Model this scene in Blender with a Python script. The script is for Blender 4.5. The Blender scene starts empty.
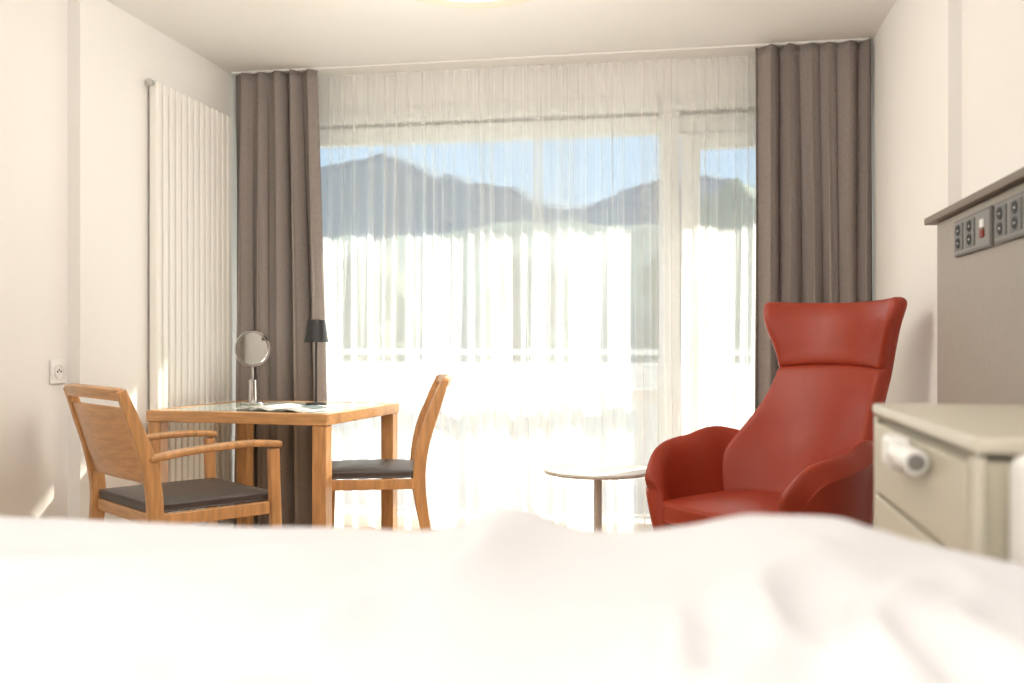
import bpy, bmesh, math, random
from mathutils import Vector, Matrix, noise
random.seed(4)
S=bpy.context.scene
try: S.view_settings.view_transform='Standard'
except Exception: pass

# ---------------- materials ----------------
def mat(name,col,rough=.5,metal=0,bump=0,bscale=40,var=0,vscale=8,spec=.5,stretch=None,sheen=0,coat=0):
    m=bpy.data.materials.new(name); m.use_nodes=True
    nt=m.node_tree; b=nt.nodes['Principled BSDF']
    b.inputs['Base Color'].default_value=(*col,1); b.inputs['Roughness'].default_value=rough
    b.inputs['Metallic'].default_value=metal; b.inputs['Specular IOR Level'].default_value=spec
    b.inputs['Sheen Weight'].default_value=sheen; b.inputs['Coat Weight'].default_value=coat
    tc=nt.nodes.new('ShaderNodeTexCoord'); mp=nt.nodes.new('ShaderNodeMapping')
    nt.links.new(tc.outputs['Object'],mp.inputs['Vector'])
    if stretch: mp.inputs['Scale'].default_value=stretch
    if var:
        n=nt.nodes.new('ShaderNodeTexNoise'); n.inputs['Scale'].default_value=vscale; n.inputs['Detail'].default_value=5
        nt.links.new(mp.outputs[0],n.inputs['Vector'])
        r=nt.nodes.new('ShaderNodeValToRGB')
        r.color_ramp.elements[0].position=.3; r.color_ramp.elements[1].position=.7
        r.color_ramp.elements[0].color=(*[c*(1-var) for c in col],1)
        r.color_ramp.elements[1].color=(*[min(1,c*(1+var)) for c in col],1)
        nt.links.new(n.outputs['Fac'],r.inputs['Fac']); nt.links.new(r.outputs[0],b.inputs['Base Color'])
    if bump:
        n=nt.nodes.new('ShaderNodeTexNoise'); n.inputs['Scale'].default_value=bscale; n.inputs['Detail'].default_value=3
        nt.links.new(mp.outputs[0],n.inputs['Vector'])
        bp=nt.nodes.new('ShaderNodeBump'); bp.inputs['Strength'].default_value=bump; bp.inputs['Distance'].default_value=.01
        nt.links.new(n.outputs['Fac'],bp.inputs['Height']); nt.links.new(bp.outputs[0],b.inputs['Normal'])
    return m
def emis(name,col,st):
    m=bpy.data.materials.new(name); m.use_nodes=True; b=m.node_tree.nodes['Principled BSDF']
    b.inputs['Base Color'].default_value=(*col,1)
    b.inputs['Emission Color'].default_value=(*col,1); b.inputs['Emission Strength'].default_value=st
    return m
def cloth(name,col,transp,transl,bs=300,var=.08):
    m=bpy.data.materials.new(name); m.use_nodes=True; nt=m.node_tree; nt.nodes.clear()
    out=nt.nodes.new('ShaderNodeOutputMaterial')
    tc=nt.nodes.new('ShaderNodeTexCoord'); mp=nt.nodes.new('ShaderNodeMapping'); mp.inputs['Scale'].default_value=(1,1,.25)
    nt.links.new(tc.outputs['Object'],mp.inputs['Vector'])
    n=nt.nodes.new('ShaderNodeTexNoise'); n.inputs['Scale'].default_value=bs; nt.links.new(mp.outputs[0],n.inputs['Vector'])
    r=nt.nodes.new('ShaderNodeValToRGB'); r.color_ramp.elements[0].color=(*[c*(1-var) for c in col],1)
    r.color_ramp.elements[1].color=(*[min(1,c*(1+var)) for c in col],1); nt.links.new(n.outputs['Fac'],r.inputs['Fac'])
    d=nt.nodes.new('ShaderNodeBsdfDiffuse'); t=nt.nodes.new('ShaderNodeBsdfTranslucent')
    nt.links.new(r.outputs[0],d.inputs['Color']); nt.links.new(r.outputs[0],t.inputs['Color'])
    mx=nt.nodes.new('ShaderNodeMixShader'); mx.inputs[0].default_value=transl
    nt.links.new(d.outputs[0],mx.inputs[1]); nt.links.new(t.outputs[0],mx.inputs[2]); last=mx
    if transp>0:
        # a woven voile is denser where its folds turn edge-on
        lw=nt.nodes.new('ShaderNodeLayerWeight'); lw.inputs['Blend'].default_value=.35
        mr_=nt.nodes.new('ShaderNodeMapRange'); mr_.inputs['From Min'].default_value=0; mr_.inputs['From Max'].default_value=.8
        mr_.inputs['To Min'].default_value=transp; mr_.inputs['To Max'].default_value=transp*.35
        nt.links.new(lw.outputs['Facing'],mr_.inputs['Value'])
        tr=nt.nodes.new('ShaderNodeBsdfTransparent'); m2=nt.nodes.new('ShaderNodeMixShader')
        nt.links.new(mr_.outputs[0],m2.inputs[0])
        nt.links.new(mx.outputs[0],m2.inputs[1]); nt.links.new(tr.outputs[0],m2.inputs[2]); last=m2
    nt.links.new(last.outputs[0],out.inputs['Surface'])
    return m
M={}
M['wall']=mat('wall_plaster',(.90,.885,.86),.8,bump=.06,bscale=90)
M['ceil']=mat('ceiling_plaster',(.88,.875,.85),.9,bump=.04,bscale=60)
M['floor']=mat('floor_oak',(.45,.31,.19),.4,var=.25,vscale=5,stretch=(8,1,1))
M['trim']=mat('trim_white',(.85,.84,.81),.45,bump=.01)
M['frame']=mat('window_frame_white',(.86,.86,.84),.4,bump=.01)
M['rad']=mat('radiator_enamel',(.90,.88,.84),.35,bump=.01)
M['sheer']=cloth('sheer_voile',(.96,.95,.93),.52,.62,400,.03)
M['drape']=cloth('taupe_linen',(.34,.295,.275),0,.10,260,.25)
M['wood']=mat('honey_beech',(.58,.30,.12),.38,var=.2,vscale=9,stretch=(6,6,.7),bump=.03,coat=.2)
M['woodh']=mat('honey_beech_rail',(.58,.31,.13),.38,var=.18,vscale=9,stretch=(.8,8,8),bump=.03,coat=.2)
M['glass_top']=mat('frosted_glass_top',(.62,.66,.58),.12,bump=.0,spec=.7,coat=.4)
M['seat']=mat('seat_leather_brown',(.075,.06,.055),.42,bump=.15,bscale=180)
M['red']=mat('red_leather',(.32,.036,.014),.38,bump=.12,bscale=260,var=.05,vscale=6,spec=.38)
M['redd']=mat('red_leather_piping',(.24,.018,.008),.5,bump=.05)
M['steel']=mat('brushed_steel',(.6,.6,.58),.25,metal=1,bump=.02)
M['chrome']=mat('chrome',(.62,.62,.62),.12,metal=1)
M['mirror']=mat('mirror_silver',(.80,.82,.79),.03,metal=1)
M['black']=mat('black_lacquer',(.018,.018,.02),.4,bump=.02)
M['dark']=mat('dark_plastic',(.05,.05,.055),.5,bump=.02)
M['tabletop']=mat('side_table_laminate',(.56,.51,.46),.35,bump=.01)
M['panel']=mat('taupe_laminate',(.35,.315,.27),.5,var=.04,vscale=30,bump=.02)
M['paneltop']=mat('dark_edge_laminate',(.20,.16,.13),.45,bump=.02)
M['cab']=mat('cabinet_cream',(.56,.52,.41),.42,bump=.01)
M['cabtop']=mat('cabinet_top_cream',(.62,.58,.48),.35,bump=.01)
M['plate']=mat('socket_plate_grey',(.13,.125,.12),.4,bump=.01)
M['plate2']=mat('socket_face_grey',(.24,.225,.21),.4,bump=.01)
M['white']=mat('white_plastic',(.88,.87,.85),.3,bump=.005)
M['duvet']=mat('white_cotton',(.755,.75,.775),.95,bump=.08,bscale=120,spec=.1)
M['paper']=mat('printed_paper',(.8,.8,.78),.5,var=.12,vscale=60)
M['ink']=mat('printed_photo',(.16,.2,.2),.5,var=.6,vscale=25)
M['concrete']=mat('balcony_concrete',(.6,.58,.54),.85,var=.08,vscale=5,bump=.1)
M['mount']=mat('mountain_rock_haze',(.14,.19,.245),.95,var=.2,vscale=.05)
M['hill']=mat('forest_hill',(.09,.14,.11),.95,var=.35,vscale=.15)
M['grass']=mat('meadow',(.42,.46,.34),.95,var=.2,vscale=.3)
M['leaf']=mat('tree_foliage',(.05,.10,.04),.8,var=.6,vscale=2.5,bump=.6,bscale=6)
M['bark']=mat('tree_bark',(.1,.07,.05),.9,bump=.3)
M['lampglow']=emis('lamp_diffuser',(1,.93,.80),.75)
M['lampring']=mat('lamp_ring_cream',(.80,.74,.62),.4,bump=.01)
g=bpy.data.materials.new('window_glass'); g.use_nodes=True; nt=g.node_tree; nt.nodes.clear()
o=nt.nodes.new('ShaderNodeOutputMaterial'); a=nt.nodes.new('ShaderNodeBsdfTransparent'); a.inputs[0].default_value=(.94,.97,.97,1)
b=nt.nodes.new('ShaderNodeBsdfGlossy'); b.inputs['Roughness'].default_value=.02; mx=nt.nodes.new('ShaderNodeMixShader'); mx.inputs[0].default_value=.012
nt.links.new(a.outputs[0],mx.inputs[1]); nt.links.new(b.outputs[0],mx.inputs[2]); nt.links.new(mx.outputs[0],o.inputs[0]); M['glass']=g

# ---------------- helpers ----------------
def link(name,me,m,parent=None,smooth=False):
    ob=bpy.data.objects.new(name,me); S.collection.objects.link(ob)
    if m: me.materials.append(M[m])
    if parent: ob.parent=parent
    if smooth:
        for p in me.polygons: p.use_smooth=True
    return ob
def root(name,loc=(0,0,0),rz=0):
    e=bpy.data.objects.new(name,None); e.empty_display_size=.1; S.collection.objects.link(e)
    e.location=loc; e.rotation_euler=(0,0,rz); return e
def heading(fx,fy): return math.atan2(-fx,fy)
def box(name,x0,x1,y0,y1,z0,z1,m,parent=None,bev=0,seg=2):
    me=bpy.data.meshes.new(name); bm=bmesh.new(); bmesh.ops.create_cube(bm,size=1)
    for v in bm.verts: v.co=Vector((x0+(v.co.x+.5)*(x1-x0),y0+(v.co.y+.5)*(y1-y0),z0+(v.co.z+.5)*(z1-z0)))
    if bev: bmesh.ops.bevel(bm,geom=bm.edges[:],offset=bev,segments=seg,affect='EDGES',profile=.5)
    bm.to_mesh(me); bm.free(); ob=link(name,me,m,parent)
    if bev:
        for p in me.polygons: p.use_smooth=True
        w=ob.modifiers.new('wn','WEIGHTED_NORMAL')
    return ob
def grid(name,nu,nv,f,m,parent=None,closed=False):
    vs=[];fs=[]
    for j in range(nv+1):
        for i in range(nu+1): vs.append(f(i/nu,j/nv))
    for j in range(nv):
        for i in range(nu):
            k=j*(nu+1)+i; fs.append((k,k+1,k+nu+2,k+nu+1))
    me=bpy.data.meshes.new(name); me.from_pydata(vs,[],fs); me.update()
    return link(name,me,m,parent,True)
def lathe(name,prof,m,parent=None,seg=48,loc=(0,0,0),rot=None):
    vs=[];fs=[]
    n=len(prof)
    for (r,z) in prof:
        for i in range(seg):
            a=2*math.pi*i/seg; vs.append((max(r,1e-4)*math.cos(a),max(r,1e-4)*math.sin(a),z))
    for j in range(n-1):
        for i in range(seg):
            fs.append((j*seg+i,j*seg+(i+1)%seg,(j+1)*seg+(i+1)%seg,(j+1)*seg+i))
    fs.append(tuple(reversed(range(seg)))); fs.append(tuple((n-1)*seg+i for i in range(seg)))
    me=bpy.data.meshes.new(name); me.from_pydata(vs,[],fs)
    bm=bmesh.new(); bm.from_mesh(me); bmesh.ops.recalc_face_normals(bm,faces=bm.faces[:]); bm.to_mesh(me); bm.free()
    ob=link(name,me,m,parent,True); ob.location=loc
    if rot: ob.rotation_euler=rot
    e=ob.modifiers.new('es','EDGE_SPLIT'); e.split_angle=math.radians(40)
    return ob
def cat(pts,n=8):
    P=[Vector(p) for p in pts]; P=[2*P[0]-P[1]]+P+[2*P[-1]-P[-2]]; out=[]
    for i in range(1,len(P)-2):
        a,b,c,d=P[i-1:i+3]
        for k in range(n):
            t=k/n; out.append(.5*((2*b)+(c-a)*t+(2*a-5*b+4*c-d)*t*t+(3*b-a-3*c+d)*t**3))
    out.append(P[-2]); return out
def sweep(name,pts,w,h,m,parent=None,side=(1,0,0),bev=.006,n=8):
    P=cat(pts,n) if len(pts)>2 else [Vector(p) for p in pts]
    N=len(P); me=bpy.data.meshes.new(name); bm=bmesh.new(); rings=[]
    for i,p in enumerate(P):
        T=(P[min(i+1,N-1)]-P[max(i-1,0)]).normalized(); s=Vector(side); s=(s-T*s.dot(T)).normalized(); nn=T.cross(s)
        u=i/(N-1); ww=w(u) if callable(w) else w; hh=h(u) if callable(h) else h
        rings.append([bm.verts.new(p+s*a*ww/2+nn*c*hh/2) for a,c in((-1,-1),(1,-1),(1,1),(-1,1))])
    for i in range(N-1):
        for k in range(4): bm.faces.new((rings[i][k],rings[i][(k+1)%4],rings[i+1][(k+1)%4],rings[i+1][k]))
    bm.faces.new(rings[0][::-1]); bm.faces.new(rings[-1]); bmesh.ops.recalc_face_normals(bm,faces=bm.faces[:])
    bm.to_mesh(me); bm.free(); ob=link(name,me,m,parent,True)
    bv=ob.modifiers.new('b','BEVEL'); bv.width=bev; bv.segments=3; bv.limit_method='ANGLE'; bv.angle_limit=math.radians(50)
    ob.modifiers.new('w','WEIGHTED_NORMAL'); return ob
def lerp_tab(tab,x):
    if x<=tab[0][0]: return tab[0][1]
    for (a,b),(c,d) in zip(tab,tab[1:]):
        if x<=c:
            t=(x-a)/(c-a); t=t*t*(3-2*t); return b+(d-b)*t
    return tab[-1][1]

# ---------------- room ----------------
CE=2.56; XL=-2.53; XR=.888
box('floor',-2.9,1.2,-1.6,5.5,-.1,0,'floor')
box('ceiling',-2.9,1.2,-1.6,5.5,CE,CE+.12,'ceil')
wl=root('wall_left')
box('wall_left_front',XL-.25,XL-.06,-1.6,3.72,0,CE,'wall',wl)
box('wall_left_rear',XL-.25,XL,3.72,5.5,0,CE,'wall',wl)
wr=root('wall_right')
box('wall_right_front',XR+.045,XR+.25,-1.6,3.65,0,CE,'wall',wr)
box('wall_right_rear',XR,XR+.25,3.65,5.5,0,CE,'wall',wr)
box('wall_back',-2.9,1.2,-1.7,-1.6,0,CE,'wall')
ww=root('wall_window')
box('lintel',XL,XR,5.3,5.5,2.39,CE,'wall',ww)
box('jamb_left',XL,-2.36,5.3,5.5,0,2.39,'wall',ww)
box('jamb_right',.76,XR,5.3,5.5,0,2.39,'wall',ww)
box('baseboard_left',XL,XL+.012,3.72,5.3,0,.07,'trim')
box('baseboard_right',XR-.012,XR,3.65,5.3,0,.07,'trim')
# window
W=root('window_1')
def fr(n,x0,x1,z0,z1,y0=5.36,y1=5.43,m='frame'): return box(n,x0,x1,y0,y1,z0,z1,m,W,.006)
fr('head',-2.36,.76,2.19,2.285); fr('blind_casing',-2.36,-.17,2.305,2.39,5.31,5.45); fr('blind_casing_door',-.06,.76,2.305,2.39,5.31,5.45); fr('head_shadow_strip',-2.36,.76,2.28,2.31,5.40,5.46,'panel')  # taupe strip stands in for the shadow between head and casing
fr('sill',-2.36,.76,0.0,.07)
fr('jamb_l',-2.36,-2.27,.07,2.19); fr('post',-.17,-.06,.07,2.39,5.34,5.43); fr('jamb_r',.70,.76,.07,2.19)
fr('transom',-2.27,-.17,.73,.80)
box('pane_upper',-2.27,-.17,5.39,5.40,.80,2.19,'glass',W); box('pane_lower',-2.27,-.17,5.39,5.40,.07,.73,'glass',W)
D=root('door_1')
def dr(n,x0,x1,z0,z1): return box(n,x0,x1,5.35,5.42,z0,z1,'frame',D,.006)
dr('stile_l',-.055,.05,.08,2.185); dr('stile_r',.60,.695,.08,2.185); dr('rail_top',.05,.60,2.10,2.185); dr('rail_bottom',.05,.60,.08,.2)
box('pane',.05,.60,5.38,5.39,.2,2.10,'glass',D)
box('handle_plate',-.02,.01,5.335,5.35,.98,1.12,'steel',D,.004); box('handle_lever',-.015,.0,5.30,5.318,.90,1.07,'steel',D,.005); box('handle_neck',-.012,.002,5.30,5.34,1.05,1.064,'steel',D,.003)
# curtain rail
box('trim_curtain_rail',XL+.02,XR-.02,5.06,5.24,CE-.012,CE,'trim',None,.003)

# ---------------- curtains ----------------
def sheer(name,x0,x1,y,seed,folds):
    def f(u,v):
        z=.02+v*(CE-.034); k=1-v
        ph=2*math.pi*folds*(u+.016*math.sin(9*u+seed)+.009*math.sin(31*u+seed*2)+.004*k*math.sin(47*u+3))
        amp=(.015+.015*k)*(1+.55*math.sin(13*u+seed*3+1.2*k))
        xx=x0+(x1-x0)*u+.008*math.sin(2*ph)*(.6+k)+.012*k*math.sin(7*u+seed+3*v)
        yy=y+amp*math.sin(ph)+.006*math.sin(ph*2.03+seed+2*v)*v+.036*min(1,k*1.6)*math.sin(22*(x0+(x1-x0)*u)+seed+1.5*v+1.5*math.sin(4*u+seed))
        return (xx,yy,z)
    return grid(name,int(folds*14),36,f,'sheer')
c1=sheer('sheer_curtain',-2.08,-.78,5.20,1.0,18)
c2=sheer('sheer_curtain.001',-.83,.38,5.215,4.2,16)
def drape(name,x0,x1,y,seed,folds,lean=0):
    def f(u,v):
        z=.015+v*(CE-.03); k=1-v
        ph=2*math.pi*folds*(u+.035*math.sin(5*u+seed)*(.4+k)+.012*math.sin(17*u+seed))
        a=(.026+.026*k)*(1+.4*math.sin(7*u+seed*2+1.5*v))
        s=math.sin(ph)
        yy=y+a*(abs(s)**.75)*(1 if s>0 else -1)+.01*math.sin(2.3*ph+seed)*k
        yy=min(yy,y+.05)
        w=x0+(x1-x0)*u
        xx=w+.014*math.sin(2*ph+.6)*(.5+k)+.016*math.sin(3*v+seed+6*u)*k*math.sin(math.pi*u) + lean*k*u
        return (xx,yy,z)
    ob=grid(name,int(folds*24),50,f,'drape'); md=ob.modifiers.new('s','SOLIDIFY'); md.thickness=.003
    return ob
drape('blackout_curtain',-2.50,-2.02,5.06,.7,5.2,.07)
drape('blackout_curtain.001',.315,.872,5.06,2.6,5.8,0)

# ---------------- radiator ----------------
R=root('panel_radiator')
n=13; y0=4.22; y1=4.99; st=(y1-y0)/n
for i in range(n):
    box('tube_%d'%(i+1),-2.518,-2.472,y0+i*st+.007,y0+(i+1)*st-.007,.14,2.29,'rad',R,.010,3)
box('header_top',-2.510,-2.482,y0+.01,y1-.01,2.24,2.275,'rad',R,.006); box('header_bottom',-2.510,-2.482,y0+.01,y1-.01,.16,.2,'rad',R,.006)
box('back_plate',-2.526,-2.516,y0+.03,y1-.03,.3,2.2,'rad',R)
lathe('vent_valve',[(.012,0),(.012,.015),(.016,.016),(.016,.028)],'steel',R,16,(-2.495,y0+.004,2.275),(math.pi/2,0,0))
lathe('feed_pipe',[(.009,0),(.009,.15)],'steel',R,16,(-2.495,y0+.05,0)); lathe('return_pipe',[(.009,0),(.009,.15)],'steel',R,16,(-2.495,y0+.12,0))

# wall socket left
so=root('wall_socket')
box('plate',-2.59,-2.578,3.60,3.695,.885,.985,'white',so,.004)
lathe('recess_rim',[(.030,0),(.030,.005),(.025,.005),(.025,.001)],'trim',so,32,(-2.578,3.648,.935),(0,math.pi/2,0))
for dy,dz in((-.011,0),(.011,0),(0,.007)): lathe('hole',[(.004,0),(.004,.002)],'dark',so,12,(-2.5775,3.648+dy,.935+dz),(0,math.pi/2,0))

# ---------------- ceiling lamp ----------------
L=root('ceiling_lamp',(-.86,3.78,0))
lathe('housing',[(.36,2.558),(.37,2.54),(.37,2.515),(.355,2.50),(.27,2.498),(.27,2.51)],'lampring',L,64)
lathe('diffuser',[(.268,2.505),(.25,2.492),(.18,2.483),(.001,2.48)],'lampglow',L,64)

# ---------------- dining table ----------------
T=root('dining_table',(-1.548,4.0,0),math.radians(-5.5))
tw,td=.905,.82
box('glass_top',-tw+.05,-.05,.05,td-.05,.726,.7445,'glass_top',T,.002)
for nme,a in(('rim_front',(-tw,0,0,.055)),('rim_back',(-tw,0,td-.055,td))): box(nme,a[0],a[1],a[2],a[3],.695,.746,'woodh',T,.004)
for nme,a in(('rim_left',(-tw,-tw+.055)),('rim_right',(-.055,0))): box(nme,a[0],a[1],.0555,td-.0555,.695,.746,'woodh',T,.004)
for i,(lx,ly) in enumerate(((-tw+.003,.003),(-.073,.003),(-tw+.003,td-.073),(-.073,td-.073))):
    sweep('leg_%d'%(i+1),[(lx+.035,ly+.035,0),(lx+.035,ly+.035,.695)],.066,.066,'wood',T,bev=.006)

# magazine
mg=root('open_magazine',(-1.83,4.24,.7455),math.radians(-15))
for sgn in(-1,1):
    def f(u,v,s=sgn):
        x=s*u*.2; return (x,(v-.5)*.27,.004+.014*math.sin(math.pi*min(1,u*1.15))*(1-u*.3))
    ob=grid('pages_%s'%('a' if sgn<0 else 'b'),12,2,f,'paper',mg); ob.modifiers.new('s','SOLIDIFY').thickness=.003
    def f2(u,v,s=sgn):
        uu=.2+u*.6; return (s*uu*.2,(-.02+v*.12),.0062+.014*math.sin(math.pi*min(1,uu*1.15))*(1-uu*.3))
    grid('picture_%s'%('a' if sgn<0 else 'b'),12,2,f2,'ink',mg)

# table lamp
lp=root('table_lamp',(-1.82,4.57,.7465))
lathe('base',[(.05,0),(.052,.004),(.05,.012),(.012,.016)],'black',lp)
lathe('pole',[(.0055,.01),(.0055,.40)],'black',lp,16)
lathe('shade',[(.060,.31),(.044,.418),(.040,.421),(.03,.421),(.034,.413),(.056,.31)],'black',lp)
# mirror
mr=root('vanity_mirror',(-2.16,4.58,.7465))
lathe('base',[(.055,0),(.057,.004),(.05,.012),(.02,.016),(.018,.12),(.012,.125)],'chrome',mr)
lathe('pole',[(.005,.1),(.005,.195)],'chrome',mr,16)
mrot=(math.radians(-91),0,math.radians(228))
mh=lathe('mirror_glass',[(.0,-.003),(.080,-.003),(.080,.003),(.0,.0031)],'mirror',mr,48,(0,0,.277),mrot)
lathe('mirror_rim',[(.080,-.009),(.091,-.009),(.094,0),(.091,.009),(.080,.009),(.080,-.009)],'chrome',mr,48,(0,0,.277),mrot)
# the rim is an open ring: drop its end caps
rim=mr.children[-1]
bm=bmesh.new(); bm.from_mesh(rim.data); bmesh.ops.delete(bm,geom=[f_ for f_ in bm.faces if len(f_.verts)>8],context='FACES'); bm.to_mesh(rim.data); bm.free()

# ---------------- dining chairs ----------------
def chair(name,loc,f,Wd,Dp,arms):
    r=root(name,loc,heading(*f)); hw=Wd/2; hd=Dp/2
    top=.885
    for i,sx in enumerate((-1,1)):
        sweep('back_post_%d'%(i+1),[(sx*hw,-hd-.07,0),(sx*hw,-hd-.02,.22),(sx*hw,-hd+.005,.44),(sx*hw,-hd-.02,.62),(sx*hw*.98,-hd-.075,.78),(sx*hw*.96,-hd-.115,top)],.03,lambda u:.036+.022*math.sin(math.pi*min(1,u*1.05)),'wood',r)
        if arms:
            sweep('front_leg_%d'%(i+1),[(sx*hw,hd+.015,0),(sx*hw,hd,.3),(sx*hw,hd-.01,.64)],.034,.042,'wood',r)
            sweep('armrest_%d'%(i+1),[(sx*hw,-hd-.02,.635),(sx*hw,-hd+.15,.655),(sx*hw,hd-.12,.665),(sx*hw,hd+.02,.655)],.05,.026,'wood',r,bev=.01)
        else:
            sweep('front_leg_%d'%(i+1),[(sx*(hw-.005),hd-.005,0),(sx*(hw-.005),hd-.02,.435)],.036,.04,'wood',r)
        box('side_rail_%d'%(i+1),sx*hw-.012,sx*hw+.012,-hd+.02,hd-.03,.385,.432,'wood',r,.004)
    box('front_rail',-hw+.02,hw-.02,hd-.032,hd-.008,.385,.432,'woodh',r,.004)
    box('rear_rail',-hw+.02,hw-.02,-hd-.005,-hd+.02,.385,.432,'woodh',r,.004)
    def rail(nm,z0,z1,o0,o1,th):
        def g(u,v):
            s=u*2-1; z=z0+(z1-z0)*v
            return (s*(hw-.012),(o0+(o1-o0)*v)-.035*(1-s*s)-hd,z+.006*(1-s*s))
        ob=grid(nm,16,6,g,'woodh',r); md=ob.modifiers.new('s','SOLIDIFY'); md.thickness=th; md.offset=0
        bv=ob.modifiers.new('b','BEVEL'); bv.width=.004; bv.segments=2; bv.limit_method='ANGLE'; bv.angle_limit=math.radians(50)
    rail('top_rail',.85,.892,-.104,-.118,.026)
    rail('back_panel',.545,.822,-.005,-.092,.014)
    me=bpy.data.meshes.new('seat_cushion'); bm=bmesh.new(); bmesh.ops.create_cube(bm,size=1)
    bmesh.ops.subdivide_edges(bm,edges=bm.edges[:],cuts=6,use_grid_fill=True)
    for v in bm.verts:
        x,y,z=v.co
        rr=max(0,(1-(2*x)**4)*(1-(2*y)**4))
        v.co=Vector((x*(Wd-.045),y*(Dp+.0)-.0,.432+(z+.5)*.036+(.014*rr if z>0 else 0)))
    bmesh.ops.recalc_face_normals(bm,faces=bm.faces[:])
    bm.to_mesh(me); bm.free(); ob=link('seat_cushion',me,'seat',r,True)
    bv=ob.modifiers.new('b','BEVEL'); bv.width=.012; bv.segments=3; bv.limit_method='ANGLE'; bv.angle_limit=math.radians(50)
    return r
chair('dining_armchair',(-1.985,3.60,0),(.60,.80),.56,.49,True)
chair('dining_chair',(-1.500,4.48,0),(-.95,-.31),.46,.44,False)

# ---------------- side table ----------------
st_=root('side_table',(-.403,4.30,0))
lathe('top',[(.225,.482),(.238,.486),(.241,.492),(.238,.499),(.225,.50)],'tabletop',st_,64)
lathe('stem',[(.018,.012),(.018,.478),(.05,.480),(.05,.483)],'tabletop',st_,32)
lathe('base',[(.17,0),(.172,.004),(.168,.01),(.03,.016)],'tabletop',st_,64)

# ---------------- red lounge chair ----------------
A=root('lounge_chair',(.307,3.82,0),heading(-.70,-.714))
def lerp_lin(tab,x):
    xs=[t[0] for t in tab]; ys=[t[1] for t in tab]
    if x<=xs[0]: return ys[0]
    if x>=xs[-1]: return ys[-1]
    for i in range(len(xs)-1):
        if x<=xs[i+1]:
            t=(x-xs[i])/(xs[i+1]-xs[i]); a=ys[max(i-1,0)];b=ys[i];c=ys[i+1];d=ys[min(i+2,len(ys)-1)]
            return .5*((2*b)+(c-a)*t+(2*a-5*b+4*c-d)*t*t+(3*b-a-3*c+d)*t**3)
def tabf(rows,k):
    return lambda z: lerp_lin([(r[0],r[k]) for r in rows],z)
rows=[(.34,-.15,.30,.08),(.45,-.21,.322,.15),(.55,-.25,.335,.19),(.62,-.275,.332,.19),(.69,-.305,.308,.15),(.77,-.335,.280,.11),(.86,-.365,.260,.075),(.93,-.39,.255,.06),(.965,-.402,.256,.062),
      (1.02,-.42,.268,.085),(1.10,-.440,.294,.125),(1.17,-.46,.316,.15),(1.215,-.485,.326,.155)]
Q,WW,CC=tabf(rows,1),tabf(rows,2),tabf(rows,3)
def backsurf(nm,z0,z1,off,th,mt,nv,puff=0,ws=1.0,arc=0):
    def g(u,v):
        s=u*2-1
        z=z0+(z1-z0)*v+arc*(1-s*s)*(v if nm=='back_cushion' else (1-v))+.014*s*s*(v if nm!='back_cushion' else 0)
        w=WW(z)*ws; pf=puff*(1-s**4)*(1-(2*v-1)**6)
        return (w*s,Q(z)+CC(z)*abs(s)**2.2+off+pf,z)
    ob=grid(nm,20,nv,g,mt,A); md=ob.modifiers.new('s','SOLIDIFY'); md.thickness=th; md.offset=0
    ob.modifiers.new('ss','SUBSURF').levels=2; ob.modifiers['ss'].render_levels=2
    return ob
backsurf('back_cushion',.36,.952,.006,.045,'red',14,.014,.985,.015)
backsurf('headrest_cushion',.948,1.215,.006,.045,'red',8,.010,.985,.015)
backsurf('back_shell',.34,1.216,-.010,.055,'red',20,0,1.005)
def bucket(u,v):
    a=u*2-1; s=1 if a>=0 else -1; b=abs(a)
    if b<.45:
        an=b/.45*math.pi/2; x=.36*math.sin(an); y=-.02-.25*math.cos(an)
    else:
        t=(b-.45)/.55; x=.36+.025*math.sin(math.pi*t)-.05*t**3; y=-.02+.355*t
    rim=lerp_lin([(0,.60),(.25,.66),(.40,.69),(.55,.66),(.78,.635),(.90,.60),(1,.50)],b)
    zz=[.235,.25,.30,.38,.46]
    sc=[.45,.68,.82,.90,.955]
    n=10
    j=v*n
    if j<=4:
        i=min(int(j),3); t=j-i; z=zz[i]*(1-t)+zz[i+1]*t; k=sc[i]*(1-t)+sc[i+1]*t
        z=min(z,rim-.03)
    else:
        t=(j-4)/6; z0=min(.46,rim-.03); z=z0+(rim-z0)*math.sin(t*math.pi/2); k=.955+.14*t**1.3*(1 if b>.3 else .4+2*b)
    return (s*x*k,y*(k if y<0 else (.80+.2*k)),z)
ob=grid('arm_shell',40,10,bucket,'red',A); md=ob.modifiers.new('s','SOLIDIFY'); md.thickness=.082; md.offset=0
ob.modifiers.new('ss','SUBSURF').levels=2; ob.modifiers['ss'].render_levels=2
def cushion(nm,x0,x1,y0,y1,z0,z1,m,p,dome=.02,bev=.03):
    me=bpy.data.meshes.new(nm); bm=bmesh.new(); bmesh.ops.create_cube(bm,size=1)
    bmesh.ops.subdivide_edges(bm,edges=bm.edges[:],cuts=8,use_grid_fill=True)
    for v in bm.verts:
        x,y,z=v.co; rr=(1-(2*x)**4)*(1-(2*y)**4)
        cr=.06*(abs(2*x)**3)*(abs(2*y)**3)
        X=x*(1-cr*1.2); Y=y*(1-cr*1.2)
        if y>0: Y+=.05*(1-(2*x)**2)*y*2*.5
        if z>.49: z2=z1+dome*rr-.0
        else: z2=z0+(z+.5)*(z1-z0)
        v.co=Vector(((x0+x1)/2+X*(x1-x0),(y0+y1)/2+Y*(y1-y0),z2))
    bm.to_mesh(me); bm.free(); ob=link(nm,me,m,p,True)
    bv=ob.modifiers.new('b','BEVEL'); bv.width=bev; bv.segments=5; bv.limit_method='ANGLE'; bv.angle_limit=math.radians(50)
    return ob
cushion('seat_cushion',-.285,.285,-.20,.345,.37,.45,'red',A,.028,.03)
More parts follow.
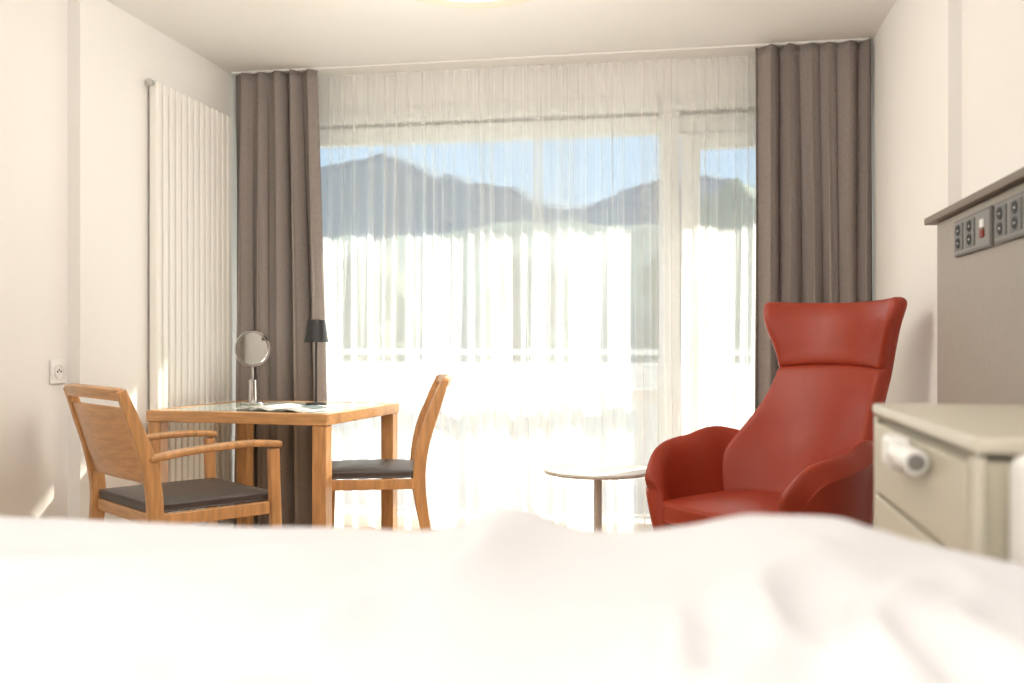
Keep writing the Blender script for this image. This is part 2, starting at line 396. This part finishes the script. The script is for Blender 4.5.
cushion('seat_pan',-.285,.285,-.16,.32,.27,.37,'red',A,0,.03)
lathe('swivel_column',[(.03,.03),(.03,.26),(.07,.262),(.07,.275)],'steel',A,24)
for i in range(4):
    a=math.pi/4+i*math.pi/2
    sweep('base_arm_%d'%(i+1),[(0,0,.05),(.16*math.cos(a),.16*math.sin(a),.04),(.31*math.cos(a),.31*math.sin(a),.012)],.045,.022,'steel',A,side=(-math.sin(a),math.cos(a),0),bev=.004)

# ---------------- headboard wall panel ----------------
P=root('headboard_wall_panel')
box('panel_face',.80,XR+.044,.2,3.43,.25,1.45,'panel',P,.003)
box('top_ledge',.775,XR+.044,.15,3.50,1.452,1.475,'paneltop',P,.003)
box('led_strip',.86,.885,.3,3.3,1.4755,1.485,'lampglow',P)
for k,(ya,yb) in enumerate(((2.80,3.17),(2.40,2.77))):
    s_=root('socket_strip' if k==0 else 'socket_strip.001')
    box('plate',.7885,.7995,ya,yb,1.315,1.425,'plate',s_,.004)
    box('bezel',.7865,.7885,ya+.008,yb-.008,1.323,1.417,'plate2',s_,.0005)
    for i in range(3):
        yy=ya+.066+i*(yb-ya-.132)/2
        if (i==0 and k==0) :
            box('red_switch',.781,.7865,yy-.016,yy+.016,1.345,1.368,'redd',s_,.002); box('white_switch',.781,.7865,yy-.016,yy+.016,1.373,1.396,'white',s_,.002)
        else:
            box('socket_insert_%d'%i,.7835,.7865,yy-.045,yy+.045,1.331,1.410,'plate',s_,.001)
            for sgn in(-1,1):
                lathe('socket_ring',[(.016,0),(.016,.003),(.013,.004),(.012,.001),(0.001,.001)],'dark',s_,28,(.7836,yy,1.371+sgn*.019),(0,-math.pi/2,0))
                for dy in(-.006,.006): lathe('pin_hole',[(.0025,0),(.0025,.0012)],'trim',s_,10,(.7826,yy+dy,1.371+sgn*.019),(0,-math.pi/2,0))

# ---------------- bedside cabinet ----------------
C=root('bedside_cabinet')
cx0,cx1,cy0,cy1,ct=.35,.77,1.30,2.0,.94
box('carcass',cx0+.012,cx1,cy0+.01,cy1-.01,.09,ct-.03,'cab',C,.003)
box('top_slab',cx0-.003,cx1,cy0,cy1,ct-.022,ct,'cabtop',C,.006)
box('side_stile_far',cx0,cx0+.012,cy1-.03,cy1-.003,.09,ct-.024,'cabtop',C,.002)
box('side_stile_near',cx0,cx0+.012,cy0+.003,cy0+.03,.09,ct-.024,'cabtop',C,.002)
zs=[(.775-.0,.905),(.55,.768),(.11,.543)]
for i,(a,b_) in enumerate(zs): box('drawer_front_%d'%(i+1),cx0-.004,cx0+.012,cy0+.035,cy1-.035,a,b_,'cab',C,.004)
for i,(x,y) in enumerate(((.4,1.36),(.4,1.94),(.72,1.36),(.72,1.94))):
    lathe('castor_%d'%(i+1),[(.001,-.012),(.034,-.012),(.038,-.006),(.038,.006),(.034,.012),(.001,.012)],'dark',C,24,(x,y,.038),(math.pi/2,0,0))
    box('castor_fork_%d'%(i+1),x-.012,x+.012,y-.02,y+.02,.065,.092,'steel',C,.003)
box('lock_plate',.312,.3455,1.63,1.72,.852,.908,'white',C,.012,4)
lathe('lock_barrel',[(.018,0),(.020,.004),(.020,.115),(.0175,.121),(.0175,.122)],'white',C,32,(.325,1.640,.882),(math.pi/2,0,0))
lathe('lock_end_cap',[(.0125,0),(.0125,.003),(.001,.0035)],'plate2',C,24,(.325,1.518,.882),(math.pi/2,0,0))

# ---------------- bed ----------------
B=root('hospital_bed')
bx0,bx1,by0,by1=-1.75,.36,.22,1.25
box('mattress',bx0+.03,bx1-.02,by0+.05,by1-.06,.56,.72,'white',B,.04,4)
box('bed_frame',bx0,bx1,by0+.04,by1-.05,.46,.555,'cabtop',B,.01)
box('headboard',.378,.418,by0+.03,1.285,.40,.925,'white',B,.02,4)
box('footboard',bx0-.06,bx0-.02,by0+.05,by1-.02,.4,.78,'white',B,.018,4)
box('undercarriage',-1.4,.1,.5,.98,.12,.20,'steel',B,.01)
box('lift_column_1',-1.2,-1.1,.66,.8,.2,.47,'steel',B,.01); box('lift_column_2',-.25,-.15,.66,.8,.2,.47,'steel',B,.01)
box('frame_bridge_head',.355,.38,.4,1.05,.47,.54,'steel',B,.004); box('frame_bridge_foot',bx0-.022,bx0+.005,.4,1.05,.47,.54,'steel',B,.004)
for i,(x,y) in enumerate(((-1.36,.5),(-1.36,.98),(.06,.5),(.06,.98))):
    lathe('wheel_%d'%(i+1),[(.001,-.018),(.055,-.018),(.062,-.01),(.062,.01),(.055,.018),(.001,.018)],'dark',B,28,(x,y,.062),(math.pi/2,0,0))
    box('wheel_fork_%d'%(i+1),x-.015,x+.015,y-.024,y+.024,.08,.14,'steel',B,.003)
crest=[(-1.75,.79),(-1.2,.815),(-.9,.820),(-.48,.820),(-.33,.822),(-.27,.837),(-.235,.852),(-.20,.854),(-.15,.838),(-.10,.832),(.0,.842),(.06,.853),(.12,.858),(.17,.858),(.20,.850),(.25,.835),(.36,.812)]
def ridge_line(x,y,p,q,w,h):
    px,py=p; qx,qy=q; dx,dy=qx-px,qy-py; L2=dx*dx+dy*dy
    t=((x-px)*dx+(y-py)*dy)/L2; tc_=max(0,min(1,t)); cx=px+dx*tc_; cy=py+dy*tc_
    cx+=.02*math.sin(tc_*7+p[0]*9)
    dd=math.hypot(x-cx,y-cy); return h*math.exp(-(dd/w)**1.6)*(.35+.65*math.sin(math.pi*min(1,max(0,tc_*.8+.15))))
folds_=[((.02,.70),(.12,1.06),.026,.046),((-.06,.60),(.03,.95),.022,.038),((.12,.62),(.20,1.0),.025,.042),((-.30,.75),(-.21,1.15),.035,.036),((.22,.7),(.27,1.1),.03,.03),
        ((-.62,.85),(-.45,1.1),.05,.026),((-.2,.55),(-.02,.62),.02,.024),((-.9,.95),(-.6,1.0),.05,.02),((.0,.80),(.10,.78),.02,.02),((-.45,.7),(-.3,.62),.03,.026)]
def duvet(u,v):
    x=-1.735+u*(.365+1.735)
    tt=v
    if tt<.12: k=tt/.12; y=by0+.08*k*k; drop=.30*(1-k)**1.3
    elif tt>.86:
        k=(tt-.86)/.14; y=1.15+.11*math.sin(min(1,k*1.6)*math.pi/2); drop=.05*min(1,k*1.6)**2.2+.26*max(0,k-.25)**1.3
    else: k=(tt-.12)/.74; y=by0+.08+k*(1.15-by0-.08); drop=0
    h=lerp_lin(crest,x); t=max(0,min(1,(y-.35)/.8)); t=t*t
    h=.785*(1-t)+h*t
    w=.022*noise.noise(Vector((x*3.2,y*3.2,3.1)))
    d2=(x*.9+y*.35)*7+2*noise.noise(Vector((x*1.5,y*1.5,1)))
    w+=.016*(1-abs(math.sin(d2)))**2
    w*=(1-.75*t)
    for a_ in folds_: w+=ridge_line(x,y,*a_)*(1-.6*t)
    return (x,y,h+w-drop+.005*noise.noise(Vector((x*11,y*11,0)))*(1-.5*t))
ob=grid('duvet',240,130,duvet,'duvet',B); ob.modifiers.new('s','SOLIDIFY').thickness=.025; ob.modifiers['s'].offset=-1

# ---------------- outside ----------------
box('balcony_floor',-6,4,5.5,7.6,-.15,-.02,'concrete')
box('balcony_roof',-7,6,5.5,6.49,2.60,2.80,'concrete')
rl=root('balcony_railing')
box('rail_top',-6,4,7.35,7.40,.96,1.0,'frame',rl,.004)
box('parapet_panel',-6,4,7.36,7.39,-.02,.9,'frame',rl)
for i in range(6): box('post_%d'%(i+1),-5.9+i*1.95,-5.86+i*1.95,7.39,7.43,-.02,.97,'frame',rl)
grid('ground_meadow',40,40,lambda u,v:(-500+1000*u,7.7+700*v,-3+1.2*noise.noise(Vector((u*12,v*12,0)))*min(1,v*8)),'grass')
ridge=[(-500,60),(-300,62),(-200,68),(-165,74),(-145,79),(-126,81),(-108,75),(-91,69),(-70,64),(-51,58),(-37,59.5),(-20,66),(11,68),(27,62),(60,66),(100,76),(200,60),(500,70)]
def mt(u,v):
    x=-500+1000*u; h=lerp_lin(ridge,x)+1.6*noise.noise(Vector((x*.12,0,0)))+.8*noise.noise(Vector((x*.4,0,0)))
    y=355+90*v; k=max(0,1-abs(v-.5)*2)
    return (x,y+ (8*noise.noise(Vector((x*.03,v*3,2)))),-4+(h+4)*k**.9)
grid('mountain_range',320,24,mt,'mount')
def hl(u,v):
    x=-250+500*u; y=95+110*v; k=max(0,1-abs(v-.5)*2)**.8
    h=19+5*noise.noise(Vector((x*.03,1,0)))+1.3*noise.noise(Vector((x*.25,y*.2,0)))
    return (x,y,-4+(h+4)*k)
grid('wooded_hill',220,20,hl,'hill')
def tree(name,x,y,h,r):
    t=root(name,(x,y,-3.2))
    lathe('trunk',[(.3,0),(.2,h*.4),(.1,h*.7)],'bark',t,12)
    for i in range(7):
        me=bpy.data.meshes.new('crown'); bm=bmesh.new(); bmesh.ops.create_icosphere(bm,subdivisions=3,radius=r*random.uniform(.5,.75))
        for v in bm.verts: v.co*=1+.35*noise.noise(v.co*1.6+Vector((i,x,y)))
        bm.to_mesh(me); bm.free(); ob=link('crown_%d'%(i+1),me,'leaf',t,True)
        a=i*2.4; ob.location=(r*.5*math.cos(a),r*.5*math.sin(a),h-r*.8+(i-3)*r*.28)
tree('tree',1.7,26,6.9,2.0); tree('tree.001',.6,40,8.0,2.4); tree('tree.002',-16,46,7.2,2.6); tree('tree.003',-9,55,7.5,2.8); tree('tree.004',5,28,7.5,2.5)

# ---------------- light ----------------
w=bpy.data.worlds.new('sky'); S.world=w; w.use_nodes=True; nt=w.node_tree; bg=nt.nodes['Background']
tc=nt.nodes.new('ShaderNodeTexCoord'); sp=nt.nodes.new('ShaderNodeSeparateXYZ'); rp=nt.nodes.new('ShaderNodeValToRGB')
nt.links.new(tc.outputs['Generated'],sp.inputs[0]); nt.links.new(sp.outputs['Z'],rp.inputs['Fac']); nt.links.new(rp.outputs[0],bg.inputs['Color'])
rp.color_ramp.elements[0].color=(.66,.83,1,1); rp.color_ramp.elements[1].color=(.25,.45,.85,1); rp.color_ramp.elements[1].position=.8
e=rp.color_ramp.elements.new(.2); e.color=(.46,.70,1,1)
bg.inputs['Strength'].default_value=1.35
def light(name,t,loc,energy,col,size=None,rot=None,**k):
    l=bpy.data.lights.new(name,t); l.energy=energy; l.color=col
    if size:
        if t=='AREA': l.shape='RECTANGLE'; l.size,l.size_y=size
        else: l.shadow_soft_size=size
    o=bpy.data.objects.new(name,l); S.collection.objects.link(o); o.location=loc
    if rot: o.rotation_euler=rot
    return o
el=math.radians(32)
d=Vector((-.56*math.cos(el),-.83*math.cos(el),-math.sin(el)))
sun=light('sun','SUN',(5,10,8),19,(1,.91,.78)); sun.data.angle=math.radians(1.2); sun.rotation_euler=d.to_track_quat('-Z','Y').to_euler()
light('ceiling_lamp_light','POINT',(-.86,3.4,2.0),40,(1,.93,.85),.42)
light('fill_uplight','AREA',(-.8,-.6,1.75),80,(1,.95,.90),(2.2,1.0),(math.pi,0,0))  # added fill without a fixture, bounced off the ceiling behind the camera
# ---------------- camera ----------------
cd=bpy.data.cameras.new('camera'); cam=bpy.data.objects.new('camera',cd); S.collection.objects.link(cam)
cam.location=(0,0,1.06); cam.rotation_euler=(math.pi/2,0,math.radians(10.38)); cd.lens=34.35; cd.sensor_width=36
cd.dof.use_dof=True; cd.dof.focus_distance=4.2; cd.dof.aperture_fstop=2.2; cd.clip_end=2000; cd.clip_start=.02
S.camera=cam
